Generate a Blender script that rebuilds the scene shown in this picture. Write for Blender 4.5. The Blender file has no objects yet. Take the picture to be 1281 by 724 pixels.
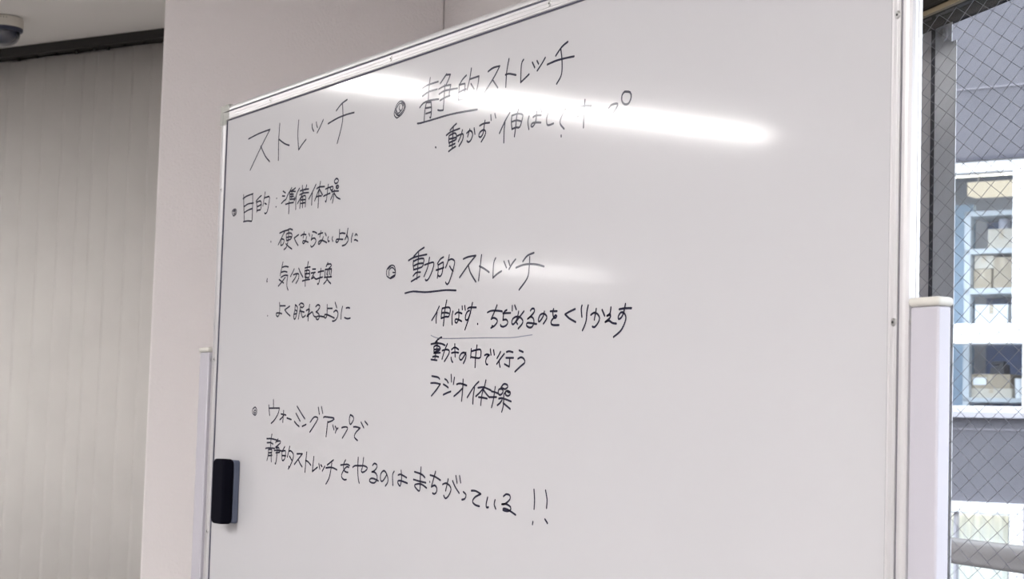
import bpy, bmesh, math, random
from mathutils import Vector, Matrix, noise
D = bpy.data
C = bpy.context.scene.collection
SC = bpy.context.scene
random.seed(7)

# ------------------------------------------------------------------ camera
cd = D.cameras.new('camera'); cam = D.objects.new('camera', cd); C.objects.link(cam)
cd.sensor_width = 36.0; cd.sensor_fit = 'HORIZONTAL'; cd.lens = 67.2
cd.clip_start = 0.05; cd.clip_end = 300
CAMX, CAMY, CAMZ = 2.28377, -1.24387, 1.12903
yaw, pitch, roll = math.radians(59.81720), math.radians(4.41383), math.radians(-1.69409)
cam.matrix_world = (Matrix.Translation((CAMX, CAMY, CAMZ)) @ Matrix.Rotation(yaw, 4, 'Z') @ Matrix.Rotation(pitch, 4, 'X')
                    @ Matrix.Rotation(roll, 4, 'Y') @ Matrix.Rotation(math.radians(90), 4, 'X'))
cd.dof.use_dof = True; cd.dof.focus_distance = 2.45; cd.dof.aperture_fstop = 20
SC.camera = cam

# ------------------------------------------------------------------ sky, exposure, lamp strengths
SC.view_settings.view_transform = 'Standard'; SC.view_settings.look = 'None'
SC.view_settings.gamma = 1.0; SC.view_settings.use_curve_mapping = False
SC.view_settings.exposure = 0.0
wd = D.worlds.new('sky'); SC.world = wd; wd.use_nodes = True
bg = wd.node_tree.nodes['Background']
bg.inputs['Color'].default_value = (0.86, 0.92, 1.0, 1); bg.inputs['Strength'].default_value = 5.0
FILL_LAMP = 104.0            # fill lights added on the office ceiling, out of view
FAR_LAMP = 105.0        # lights of the far rows
SHOP_FILL = 7.0        # fill light added inside the building across the street

# ------------------------------------------------------------------ materials
def node_mat(name):
    m = D.materials.new(name); m.use_nodes = True
    nt = m.node_tree; return m, nt, nt.nodes['Principled BSDF']
def mat(name, col, rough=0.5, metal=0.0, spec=0.5, coat=0.0, coat_rough=0.1, var=0.0, vscale=20.0, bump=0.0, bscale=300.0, trans=0.0, bdist=0.001):
    m, nt, b = node_mat(name)
    b.inputs['Base Color'].default_value = (*col, 1); b.inputs['Roughness'].default_value = rough
    b.inputs['Metallic'].default_value = metal; b.inputs['Specular IOR Level'].default_value = spec
    b.inputs['Coat Weight'].default_value = coat; b.inputs['Coat Roughness'].default_value = coat_rough
    tc = nt.nodes.new('ShaderNodeTexCoord')
    if var > 0:
        n = nt.nodes.new('ShaderNodeTexNoise'); n.inputs['Scale'].default_value = vscale; n.inputs['Detail'].default_value = 4
        nt.links.new(tc.outputs['Object'], n.inputs['Vector'])
        r = nt.nodes.new('ShaderNodeValToRGB')
        r.color_ramp.elements[0].position = 0.3; r.color_ramp.elements[1].position = 0.7
        r.color_ramp.elements[0].color = (*[c * (1 - var) for c in col], 1)
        r.color_ramp.elements[1].color = (*[min(1, c * (1 + var)) for c in col], 1)
        nt.links.new(n.outputs['Fac'], r.inputs['Fac']); nt.links.new(r.outputs['Color'], b.inputs['Base Color'])
    if bump > 0:
        n = nt.nodes.new('ShaderNodeTexNoise'); n.inputs['Scale'].default_value = bscale; n.inputs['Detail'].default_value = 3
        nt.links.new(tc.outputs['Object'], n.inputs['Vector'])
        bp = nt.nodes.new('ShaderNodeBump'); bp.inputs['Strength'].default_value = bump; bp.inputs['Distance'].default_value = bdist
        nt.links.new(n.outputs['Fac'], bp.inputs['Height']); nt.links.new(bp.outputs['Normal'], b.inputs['Normal'])
    if trans > 0:
        out = nt.nodes['Material Output']
        t = nt.nodes.new('ShaderNodeBsdfTranslucent'); t.inputs['Color'].default_value = (*col, 1)
        mx = nt.nodes.new('ShaderNodeMixShader'); mx.inputs['Fac'].default_value = trans
        nt.links.new(b.outputs[0], mx.inputs[1]); nt.links.new(t.outputs[0], mx.inputs[2]); nt.links.new(mx.outputs[0], out.inputs['Surface'])
    return m
def emit(name, col, s):
    m = D.materials.new(name); m.use_nodes = True; nt = m.node_tree
    nt.nodes.remove(nt.nodes['Principled BSDF']); e = nt.nodes.new('ShaderNodeEmission')
    e.inputs['Color'].default_value = (*col, 1); e.inputs['Strength'].default_value = s
    nt.links.new(e.outputs[0], nt.nodes['Material Output'].inputs['Surface']); return m
def glass(name, tint=(0.97, 0.98, 0.98), refl=1.0):
    m = D.materials.new(name); m.use_nodes = True; nt = m.node_tree
    nt.nodes.remove(nt.nodes['Principled BSDF'])
    t = nt.nodes.new('ShaderNodeBsdfTransparent'); t.inputs['Color'].default_value = (*tint, 1)
    g = nt.nodes.new('ShaderNodeBsdfGlossy'); g.inputs['Roughness'].default_value = 0.02
    lw = nt.nodes.new('ShaderNodeLayerWeight'); lw.inputs['Blend'].default_value = 0.5
    pw = nt.nodes.new('ShaderNodeMath'); pw.operation = 'POWER'; pw.inputs[1].default_value = 5.0
    f = nt.nodes.new('ShaderNodeMath'); f.operation = 'MULTIPLY_ADD'; f.inputs[1].default_value = 0.6 * refl; f.inputs[2].default_value = 0.02 * refl
    nt.links.new(lw.outputs['Facing'], pw.inputs[0]); nt.links.new(pw.outputs[0], f.inputs[0])
    mx = nt.nodes.new('ShaderNodeMixShader')
    nt.links.new(f.outputs[0], mx.inputs['Fac']); nt.links.new(t.outputs[0], mx.inputs[1]); nt.links.new(g.outputs[0], mx.inputs[2])
    nt.links.new(mx.outputs[0], nt.nodes['Material Output'].inputs['Surface']); return m

M = dict(
    wall=mat('wallpaper', (0.87, 0.83, 0.83), 0.9, spec=0.2, bump=0.6, bscale=150, bdist=0.003),
    ceiling=mat('ceiling_board', (0.76, 0.74, 0.71), 0.9, spec=0.1, bump=0.1, bscale=200),
    floor=mat('carpet', (0.30, 0.29, 0.29), 0.95, spec=0.1, var=0.15, vscale=60, bump=0.5, bscale=500),
    board=mat('enamel', (0.535, 0.53, 0.552), 0.45, spec=0.08, coat=0.42, coat_rough=0.08, var=0.012, vscale=3, bump=1.0, bscale=4.5, bdist=0.00012),
    ink=mat('marker_ink', (0.012, 0.012, 0.035), 0.45, spec=0.08, coat=0.42, coat_rough=0.08),
    thin_ink=mat('worn_marker_ink', (0.26, 0.27, 0.33), 0.45, spec=0.08, coat=0.42, coat_rough=0.08),
    alu=mat('anodised_aluminium', (0.62, 0.61, 0.625), 0.36, metal=0.35, spec=0.5),
    groove=mat('groove_shadow_gap', (0.07, 0.07, 0.11), 0.6, metal=0.0),
    cap=mat('grey_plastic', (0.36, 0.36, 0.34), 0.5),
    screw=mat('steel_screw', (0.55, 0.55, 0.55), 0.3, metal=1.0),
    dark=mat('dark_recess', (0.02, 0.02, 0.025), 0.6),
    post=mat('painted_steel', (0.49, 0.475, 0.53), 0.4, spec=0.5),
    postcap=mat('ivory_plastic', (0.60, 0.585, 0.54), 0.45),
    felt=mat('black_felt', (0.004, 0.004, 0.008), 0.95, spec=0.05, bump=0.4, bscale=900),
    eraser=mat('slate_plastic', (0.085, 0.10, 0.15), 0.55, bump=0.1, bscale=400),
    vane=mat('blind_fabric', (0.66, 0.637, 0.615), 0.9, spec=0.1, trans=0.0, var=0.03, vscale=6),
    rail=mat('black_rail', (0.012, 0.011, 0.010), 0.5),
    hook=mat('black_hook', (0.01, 0.01, 0.01), 0.5),
    cream=mat('cream_plastic', (0.62, 0.59, 0.53), 0.5),
    smoke=mat('smoked_dome', (0.035, 0.04, 0.06), 0.12, coat=1.0, coat_rough=0.05),
    ring=mat('navy_ring', (0.03, 0.035, 0.07), 0.4),
    bronze=mat('bronze_frame', (0.016, 0.013, 0.010), 0.6, spec=0.1),
    brass=mat('brass_bead', (0.20, 0.155, 0.09), 0.4, metal=0.6),
    winframe=mat('grey_window_frame', (0.55, 0.51, 0.51), 0.5, metal=0.1),
    gasket=mat('black_gasket', (0.015, 0.017, 0.03), 0.6),
    plate=mat('galvanised_plate', (0.56, 0.56, 0.59), 0.55, metal=0.15, var=0.12, vscale=14),
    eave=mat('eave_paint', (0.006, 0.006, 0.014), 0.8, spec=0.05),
    wire=mat('wire', (0.30, 0.30, 0.33), 0.4, metal=0.8),
    pipe=mat('pipe_steel', (0.15, 0.135, 0.128), 0.35, metal=0.2),
    siding=mat('grey_siding', (0.125, 0.122, 0.140), 0.85, spec=0.2, var=0.06, vscale=3.5, bump=0.3, bscale=25, bdist=0.01),
    seam=mat('seam_strip', (0.22, 0.21, 0.24), 0.7),
    white=mat('white_frame', (0.90, 0.90, 0.92), 0.5),
    lilac=mat('sill_paint', (0.36, 0.35, 0.39), 0.6),
    slate=mat('painted_shadow', (0.05, 0.05, 0.07), 0.6),
    inner=mat('shop_wall', (0.36, 0.39, 0.46), 0.9),
    blue=mat('blue_panel', (0.11, 0.14, 0.25), 0.7),
    skyblue=mat('light_blue_panel', (0.32, 0.41, 0.50), 0.7),
    card=mat('cardboard', (0.42, 0.34, 0.245), 0.9, var=0.06, vscale=8),
    palecard=mat('pale_cardboard', (0.58, 0.52, 0.43), 0.9, var=0.05, vscale=8),
    tape=mat('parcel_tape', (0.52, 0.42, 0.30), 0.5),
    label=mat('paper_label', (0.85, 0.85, 0.85), 0.8),
    shelf=mat('pale_shelf', (0.55, 0.57, 0.58), 0.6),
    black=mat('black_plastic', (0.02, 0.02, 0.025), 0.5),
    curtain=mat('cream_curtain', (0.88, 0.87, 0.80), 0.9, trans=0.3),
    concrete=mat('concrete', (0.10, 0.098, 0.095), 0.9, var=0.1, vscale=4),
    rubber=mat('caster_rubber', (0.03, 0.03, 0.03), 0.7),
    housing=mat('lamp_housing', (0.80, 0.80, 0.79), 0.5),
    fill_glow=emit('fill_lamp_diffuser', (1.0, 0.975, 0.955), FILL_LAMP),
    farglow=emit('far_lamp_diffuser', (1.0, 0.975, 0.955), FAR_LAMP),
    shop_fill_glow=emit('shop_fill_diffuser', (1.0, 0.90, 0.74), SHOP_FILL),
    low_fill_glow=emit('lower_room_fill_diffuser', (1.0, 0.95, 0.86), 30.0),
    glass=glass('wired_glass'), shopglass=glass('shop_glass', (0.93, 0.95, 0.97), 0.6),
)

# ------------------------------------------------------------------ mesh helpers
class MB:
    def __init__(s): s.v = []; s.f = []
    def add(s, vs, fs):
        o = len(s.v); s.v += [tuple(v) for v in vs]; s.f += [tuple(i + o for i in f) for f in fs]; return s
    def prism(s, loop, vec):
        """closed loop of points (counter-clockwise seen from +vec) swept along vec"""
        n = len(loop); a = [Vector(p) for p in loop]; b = [p + Vector(vec) for p in a]
        return s.add(a + b, [tuple(range(n - 1, -1, -1)), tuple(range(n, 2 * n))] + [(i, (i + 1) % n, (i + 1) % n + n, i + n) for i in range(n)])
    def box(s, x0, x1, y0, y1, z0, z1, fn=None):
        fn = fn or (lambda x, y, z: (x, y, z))
        p = [fn(x, y, z) for z in (z0, z1) for x, y in ((x0, y0), (x1, y0), (x1, y1), (x0, y1))]
        return s.add(p, [(3, 2, 1, 0), (4, 5, 6, 7), (0, 1, 5, 4), (1, 2, 6, 5), (2, 3, 7, 6), (3, 0, 4, 7)])
    def tube(s, a, b, r, n=16, r2=None):
        a = Vector(a); b = Vector(b); d = (b - a).normalized(); r2 = r if r2 is None else r2
        u = d.orthogonal().normalized(); w = d.cross(u)
        ring = lambda c, q: [c + (u * math.cos(k * 2 * math.pi / n) + w * math.sin(k * 2 * math.pi / n)) * q for k in range(n)]
        return s.add(ring(a, r) + ring(b, r2), [tuple(range(n - 1, -1, -1)), tuple(range(n, 2 * n))] + [(i, (i + 1) % n, (i + 1) % n + n, i + n) for i in range(n)])
    def lathe(s, prof, c, n=48):
        """profile (radius, z) top to bottom about a vertical axis through c"""
        rows = []
        vs = []
        for r, z in prof:
            if r < 1e-6: rows.append([len(vs)]); vs.append((c[0], c[1], c[2] + z))
            else:
                rows.append(list(range(len(vs), len(vs) + n)))
                vs += [(c[0] + r * math.cos(2 * math.pi * k / n), c[1] + r * math.sin(2 * math.pi * k / n), c[2] + z) for k in range(n)]
        fs = []
        for a, b in zip(rows, rows[1:]):
            for k in range(n):
                k2 = (k + 1) % n
                if len(a) == 1: fs.append((a[0], b[k], b[k2]))
                elif len(b) == 1: fs.append((a[k], b[0], a[k2]))
                else: fs.append((a[k], b[k], b[k2], a[k2]))
        return s.add(vs, fs)
    def build(s, name, m, parent=None, smooth=False, bevel=0.0, seg=2, label=None):
        me = D.meshes.new(name); me.from_pydata(s.v, [], s.f); me.update()
        bm = bmesh.new(); bm.from_mesh(me); bmesh.ops.recalc_face_normals(bm, faces=bm.faces); bm.to_mesh(me); bm.free()
        me.materials.append(m); o = D.objects.new(name, me); C.objects.link(o)
        if parent is not None:
            o.parent = parent
            if parent.type == 'EMPTY': o.matrix_parent_inverse = Matrix.Translation(parent.location).inverted()
        if bevel > 0:
            bv = o.modifiers.new('bevel', 'BEVEL'); bv.width = bevel; bv.segments = seg; bv.limit_method = 'ANGLE'; bv.angle_limit = math.radians(40)
            smooth = True
        if smooth:
            for p in me.polygons: p.use_smooth = True
            try: me.set_sharp_from_angle(angle=math.radians(35))
            except Exception: pass
        if label: o['label'] = label
        return o
def tag(o, label, cat, group=None, kind=None):
    o['label'] = label; o['category'] = cat
    if group: o['group'] = group
    if kind: o['kind'] = kind
    return o
def thing(name, loc, label, cat, group=None):
    o = D.objects.new(name, None); C.objects.link(o); o.location = loc; o.empty_display_size = 0.05
    return tag(o, label, cat, group)
def struct(o):
    o['kind'] = 'structure'; return o
def curve(pts, step):
    """Catmull-Rom through 2-D points"""
    if len(pts) < 3: return pts
    P = [pts[0]] + pts + [pts[-1]]; out = []
    for i in range(1, len(P) - 2):
        p0, p1, p2, p3 = P[i - 1:i + 3]
        n = max(2, int(math.hypot(p2[0] - p1[0], p2[1] - p1[1]) / step) + 1)
        for k in range(n):
            t = k / n
            out.append(tuple(0.5 * (2 * p1[j] + (p2[j] - p0[j]) * t + (2 * p0[j] - 5 * p1[j] + 4 * p2[j] - p3[j]) * t * t
                                    + (3 * p1[j] - p0[j] - 3 * p2[j] + p3[j]) * t ** 3) for j in (0, 1)))
    out.append(pts[-1]); return out

# window-wall frame: s runs along the wall, n towards the outside, z up
WS = Vector((-0.96590, 0.25897)).normalized(); WN = Vector((0.25897, 0.96590)).normalized()
def W(s, n, z):
    return (CAMX + WS.x * s + WN.x * n, CAMY + WS.y * s + WN.y * n, z)
# blind wall frame: t runs along the blind, q away from the room
BA = Vector((-4.00034, 0.96791)); BD = Vector((-0.89507, -0.44592)).normalized()
BN = Vector((BD.y, -BD.x))
if BN.dot(BA - Vector((CAMX, CAMY))) < 0: BN = -BN
def B(t, q, z):
    return (BA.x + BD.x * t + BN.x * q, BA.y + BD.y * t + BN.y * q, z)
# facade across the street: u to the right, d into that building
FE = Vector((0.92587, 0.37784)); FN = Vector((-0.37784, 0.92587)); FP = Vector((-9.47770, 10.18238))
def F(u, d, z):
    return (FP.x + FE.x * u + FN.x * d, FP.y + FE.y * u + FN.y * d, z)

# handwriting, traced on the board in tenths of a millimetre from its centre
INK = {
    'heading': '''-7728,3779 -7281,3816 -6797,3828; -6797,3828 -7142,3583 -7599,3224; -7171,3586 -6951,3391 -6759,3280; -6389,3878 -6410,3586 -6390,3261; -6396,3611 -6156,3512 -5962,3460; -5613,3833 -5628,3602 -5572,3340; -5572,3340 -5452,3407 -5292,3478; -5075,3701 -5069,3640 -5002,3576; -4912,3710 -4897,3661 -4863,3619; -4650,3715 -4752,3622 -4866,3534; -3784,3918 -3986,3879 -4173,3796; -4463,3627 -4114,3671 -3778,3685 -3518,3681; -3952,3874 -3922,3683 -3956,3521 -4094,3272''',
    'purpose': '''-8304,2507 -8353,2566 -8285,2603 -8186,2600 -8139,2558 -8176,2507 -8273,2488 -8304,2507; -8264,2536 -8226,2576 -8182,2562 -8219,2516 -8264,2536; -8319,2519 -8259,2492; -8296,2572 -8213,2586; -7849,2817 -7816,2605 -7773,2354; -7870,2755 -7702,2785 -7429,2799; -7442,2795 -7427,2570 -7424,2357 -7449,2330; -7800,2612 -7632,2642 -7398,2637; -7778,2508 -7620,2534 -7444,2545; -7808,2350 -7628,2348 -7448,2328; -7058,2732 -7175,2701 -7279,2657; -7274,2662 -7227,2552 -7232,2468; -7255,2634 -7170,2644 -7075,2639 -7043,2588 -7062,2506 -7100,2490; -7220,2560 -7135,2567 -7043,2583; -7213,2493 -7101,2494; -6897,2774 -6932,2673 -6973,2550; -6933,2678 -6828,2684 -6709,2678 -6717,2580 -6777,2439 -6853,2409 -6886,2422; -6903,2588 -6821,2563; -6404,2623; -6417,2485; -6143,2720 -6041,2681; -6166,2641 -6064,2631; -6190,2519 -6099,2554 -6007,2574 -5943,2639 -5867,2688 -5791,2742; -5639,2723 -5729,2703 -5843,2686; -5866,2684 -5854,2555; -5843,2688 -5634,2666; -5850,2640 -5711,2628; -5847,2599 -5707,2593; -5854,2557 -5680,2548 -5671,2575; -5785,2685 -5777,2552; -6022,2490 -5860,2494 -5698,2491; -5874,2524 -5876,2425 -5878,2326; -5477,2702 -5563,2640 -5634,2549 -5677,2520; -5594,2606 -5606,2494 -5599,2372; -5450,2656 -5304,2662 -5113,2655; -5367,2733 -5359,2644; -5198,2726 -5236,2655; -5460,2593 -5322,2608 -5108,2597; -5324,2636 -5386,2567 -5534,2460; -5415,2523 -5430,2431 -5436,2376; -5405,2536 -5317,2561 -5227,2552 -5218,2459 -5222,2380; -5402,2504 -5222,2496; -5397,2447 -5228,2446; -5335,2553 -5330,2460 -5334,2376; -4839,2700 -4929,2619 -5094,2492; -4964,2574 -4976,2485 -4976,2387; -4668,2728 -4706,2614 -4717,2526 -4724,2320; -4804,2630 -4699,2646 -4506,2635; -4715,2607 -4785,2532 -4864,2442; -4696,2609 -4633,2558 -4571,2508; -4811,2498 -4725,2502 -4609,2498; -4366,2653 -4393,2535 -4413,2433 -4437,2383 -4457,2400; -4464,2590 -4371,2601 -4277,2604; -4531,2484 -4399,2500 -4287,2509; -4112,2644 -4152,2679 -4099,2714 -4043,2712 -3994,2679 -4037,2644 -4112,2644; -4253,2554 -4293,2582 -4258,2606 -4202,2605 -4180,2575 -4216,2550 -4253,2547; -4068,2567 -4080,2596 -4025,2607 -3976,2582 -4011,2558 -4068,2567 -4032,2584; -4232,2524 -4120,2525 -3980,2513; -4131,2542 -4151,2448 -4189,2348; -4173,2490 -4225,2439 -4259,2406; -4136,2494 -4037,2421 -3913,2382''',
    'stiffness': '''-6570,1918 -6567,1908; -6213,2029 -6060,2048 -5899,2055 -5804,2067 -5690,2042; -6010,2038 -6116,1957 -6253,1842; -6132,1945 -6150,1881 -6152,1822; -6122,1928 -6030,1908 -6019,1878 -6072,1829 -6152,1819; -5941,1990 -5936,1937 -5923,1884; -5934,1996 -5830,2001 -5732,1987 -5704,1946 -5740,1903 -5819,1889 -5915,1885; -5936,1934 -5824,1938 -5727,1931; -5891,2058 -5841,2038 -5848,2028 -5848,1937 -5871,1847 -5920,1773 -6015,1743; -5942,1833 -5808,1771 -5692,1730; -5443,1945 -5613,1903; -5613,1903 -5543,1836 -5451,1772; -5350,1922 -5255,1937 -5145,1919; -5227,1970 -5257,1879; -5038,1930 -5007,1892; -5126,1886 -5159,1821 -5226,1787 -5265,1797 -5268,1829 -5182,1823 -5056,1794; -4900,1951 -4815,1938 -4737,1913; -4910,1898 -4942,1821; -4942,1821 -4868,1844 -4791,1832 -4757,1791 -4812,1738 -4893,1709 -4932,1712 -4952,1732; -4683,1890 -4601,1899 -4511,1902; -4581,1932 -4618,1844; -4421,1892 -4373,1847; -4483,1837 -4531,1781 -4631,1731 -4663,1753 -4620,1781 -4516,1783 -4348,1736; -4290,1822 -4316,1790 -4283,1747 -4254,1754; -4135,1810 -4154,1778 -4122,1741; -3889,1903 -3889,1807 -3911,1735 -3967,1711 -4012,1730 -3985,1759 -3884,1754 -3754,1742; -3877,1840 -3791,1843 -3683,1828; -3590,1898 -3617,1805 -3682,1736; -3631,1800 -3570,1746 -3574,1704 -3661,1655 -3774,1645; -3414,1807 -3450,1743 -3452,1680; -3327,1770 -3294,1792 -3250,1765; -3349,1702 -3300,1702 -3229,1678''',
    'mood': '''-6662,1300 -6681,1258 -6657,1252; -6032,1536 -6079,1433 -6126,1325; -6047,1454 -5921,1460 -5806,1444; -6096,1374 -5959,1380 -5844,1363; -6088,1290 -5953,1315 -5816,1307; -5816,1307 -5840,1207 -5832,1124 -5782,1066; -5916,1280 -6035,1218 -6186,1152; -6166,1258 -5976,1192; -5566,1397 -5638,1333 -5705,1282; -5388,1395 -5303,1313 -5208,1244; -5590,1303 -5480,1313 -5379,1301 -5383,1227 -5476,1160; -5456,1299 -5518,1244 -5624,1186; -5145,1385 -5047,1392 -4939,1390; -5023,1476 -5065,1344 -5107,1211 -5107,1095; -5141,1349 -5131,1240; -5130,1343 -4966,1333 -4968,1230 -5120,1235; -5136,1292 -4962,1288; -5225,1182 -5073,1192 -4943,1191; -4849,1349 -4731,1343; -4898,1289 -4737,1293; -4779,1286 -4879,1199; -4879,1199 -4794,1212; -4796,1229 -4728,1190 -4674,1182; -4529,1338 -4551,1224 -4575,1137 -4613,1095 -4640,1110; -4630,1287 -4525,1295 -4420,1296; -4674,1182 -4559,1194 -4454,1201; -4274,1415 -4332,1361; -4313,1386 -4200,1392 -4136,1366 -4255,1312; -4369,1311 -4370,1196; -4359,1314 -4131,1309; -4131,1309 -4151,1192; -4274,1296 -4300,1236; -4223,1297 -4196,1230; -4390,1193 -4120,1186; -4269,1234 -4293,1148 -4402,1092; -4294,1165 -4217,1117 -4142,1082''',
    'sleep': '''-6588,682 -6584,675; -6108,875 -6091,779 -6105,681 -6171,649 -6228,680 -6223,707 -6107,705 -5998,689; -6072,821 -5865,813; -5690,798 -5882,748; -5882,748 -5801,699 -5660,641; -5467,812 -5481,722 -5517,633 -5482,577 -5426,611 -5396,688 -5373,760 -5444,805; -5467,728 -5398,707; -5490,659 -5395,670; -5318,800 -5247,827 -5158,811 -5126,779 -5196,752; -5258,785 -5293,684 -5327,577; -5244,718 -5217,663 -5160,597 -5053,623; -5265,701 -5109,679; -5264,767 -5196,755; -4909,788 -4931,687 -4948,536; -5032,698 -4964,714 -4902,708 -4943,650 -4992,604; -4992,604 -4896,641 -4791,666 -4749,617 -4694,589 -4648,587; -4670,746 -4604,771 -4528,758 -4518,726 -4596,680 -4655,663; -4655,663 -4562,634 -4521,595 -4540,552 -4591,538 -4646,562 -4603,589 -4483,587 -4347,572; -4245,755 -4237,658 -4244,578 -4294,552 -4332,569 -4321,606 -4217,598 -4067,564 -3963,539; -4211,698 -4049,692; -3955,779 -3890,696; -3993,633 -3930,655 -3856,636 -3837,580 -3889,520 -3974,493 -4032,496; -3683,705 -3718,618 -3724,517; -3552,675 -3489,680 -3425,670; -3597,531 -3489,511 -3391,516''',
    'static': '''-2051,3402 -2132,3452 -2137,3507 -2066,3600 -1966,3641 -1863,3623 -1791,3563 -1803,3502 -1900,3437 -2051,3402; -2110,3496 -2020,3437 -1910,3462 -1829,3513 -1817,3574 -1914,3619; -2078,3523 -2022,3468 -1938,3489 -1873,3527 -1894,3588 -1981,3608 -2079,3547 -2094,3509 -2073,3467 -1985,3432; -1845,3609 -1799,3556 -1829,3513; -1869,3597 -1841,3554; -1970,3579 -1984,3534 -1939,3497; -1269,3732 -1090,3755 -786,3759; -1033,3849 -1065,3691 -1069,3522; -1253,3617 -1058,3654 -804,3653; -1328,3461 -1227,3508 -1074,3523 -895,3516 -756,3503; -1129,3506 -1167,3390 -1178,3247; -1111,3504 -983,3492; -983,3492 -963,3387 -980,3269 -1006,3279; -1132,3428 -965,3418; -1131,3347 -973,3350; -542,3830 -637,3773 -721,3723; -553,3820 -429,3807; -429,3807 -474,3748 -544,3681; -766,3648 -605,3667 -407,3658; -407,3658 -438,3577 -446,3507; -748,3574 -600,3598 -402,3592 -207,3579; -712,3479 -569,3501 -421,3506; -581,3681 -594,3504 -607,3328; -607,3328 -707,3335 -771,3352; 36,3725 -69,3683 -149,3624; -161,3626 -166,3515 -176,3411; -149,3618 -16,3616 9,3595 -16,3423 -75,3406 -172,3416; -173,3516 -71,3527 37,3533; 174,3801 135,3658 69,3516; 147,3656 394,3660; 394,3660 367,3531 272,3360 215,3339 154,3377; 175,3588 271,3499; -1385,3239 -1298,3232 -977,3233 -477,3239 -87,3229 376,3204; 645,3685 783,3715 957,3713; 957,3713 818,3589 559,3408; 771,3555 921,3426; 1198,3771 1148,3606 1134,3402; 1116,3571 1215,3569 1394,3525; 1581,3701 1528,3641 1521,3408; 1521,3408 1634,3448 1732,3485; 1807,3630 1871,3551; 1924,3631 1964,3586; 2128,3640 2039,3568 1936,3500; 2667,3757 2527,3714 2384,3623; 2182,3542 2392,3558 2607,3556 2825,3546; 2505,3686 2542,3522 2534,3358 2425,3257''',
    'hold': '''-204,3086 -291,3058 -387,3014; -492,2957 -358,2989 -109,3005; -291,3054 -301,2943 -307,2753; -409,2938 -413,2861 -392,2824; -391,2945 -267,2960 -203,2939 -190,2886 -224,2860 -385,2844; -397,2894 -209,2892; -399,2794 -310,2801 -230,2811; -409,2720 -306,2749 -209,2768; -170,2909 -51,2921 3,2905 -19,2831 -111,2760; -28,2973 -67,2897 -133,2827; 99,2915 176,2940 246,2914 267,2865 219,2802 151,2785 114,2806; 183,2960 128,2864; 304,2958 332,2874; 457,2972 567,2988 727,2980; 602,3025 579,2936 558,2854 493,2812 440,2835 472,2882 572,2903 625,2871 611,2822 514,2746; 755,3081 767,3008; 863,3083 891,3025; 1265,3044 1149,2952 1003,2802; 1142,2937 1125,2807 1126,2663; 1317,2996 1311,2907 1332,2814; 1333,2998 1468,3003 1589,2977 1599,2935 1534,2821 1439,2825 1335,2818; 1317,2914 1441,2919 1562,2891; 1489,3060 1446,2971 1429,2851 1402,2711; 1764,2930 1737,2860 1766,2760; 1867,2904 1928,2918 2066,2904; 1953,2969 1932,2835 1858,2781 1818,2802 1855,2829 1964,2823 2064,2809; 2051,2988 2084,2940; 2141,2992 2171,2940; 2259,2936 2206,2848 2218,2767 2272,2751 2376,2759; 2492,2902 2658,2902; 2658,2902 2556,2808 2537,2735 2635,2657; 3107,2959 3092,2800 3089,2617; 2931,2886 3087,2885 3259,2862; 2937,2773 3070,2778 3264,2759; 3365,2758 3521,2746; 3647,2781 3715,2814 3845,2808 3794,2743 3667,2663; 3990,2935 4107,2910 4131,2847 4081,2782 3996,2782 3934,2832 3937,2904 3990,2935; 2568,2582 2571,2567; -807,2828 -788,2820''',
    'dynamic': '''-2075,1041 -2199,1091 -2206,1179 -2102,1232 -1981,1225 -1929,1162 -1934,1076 -2075,1041; -2127,1087 -2132,1164 -2051,1202 -1966,1175 -1926,1124 -2010,1129; -2076,1057 -1947,1088; -2170,1188 -2077,1225; -1047,1425 -1202,1387 -1362,1318; -1520,1270 -1333,1306 -961,1321; -1211,1356 -1221,1172 -1242,988; -1364,1260 -1371,1192 -1344,1132; -1352,1249 -1217,1272 -1047,1266 -1054,1203 -1095,1153 -1355,1127; -1359,1180 -1212,1205 -1076,1203; -1360,1037 -1271,1080 -1135,1080; -1412,963 -1288,991 -1153,1020; -1018,1175 -874,1190 -741,1188 -778,1082 -881,973 -957,951 -981,968; -875,1270 -925,1132 -1022,1013; -457,1250 -546,1228 -630,1171; -619,1176 -602,1081 -620,969; -606,1149 -478,1177 -455,1155 -489,1023 -552,985 -608,1009; -663,1080 -559,1089 -440,1102; -290,1267 -327,1177 -386,1099; -317,1192 -222,1206 -135,1175 -141,1114 -207,986 -285,878 -338,866 -372,893; -269,1112 -223,1069 -168,1040; -1597,804 -1344,816 -979,788 -669,785 -343,784 -65,765; 115,1185 250,1205 462,1209; 462,1209 258,1092 25,938; 257,1098 327,987 484,854; 618,1206 591,1051 558,867; 570,1058 695,1020 840,961; 1003,1140 953,1069 945,880; 945,880 1061,928 1168,956; 1225,1081 1293,996; 1342,1083 1379,1022; 1525,1089 1436,1033 1363,969; 1985,1142 1822,1115 1712,1048; 1541,978 1715,1003 1903,1003 2090,982 2242,951; 1883,1096 1877,971 1838,829 1638,686''',
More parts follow.
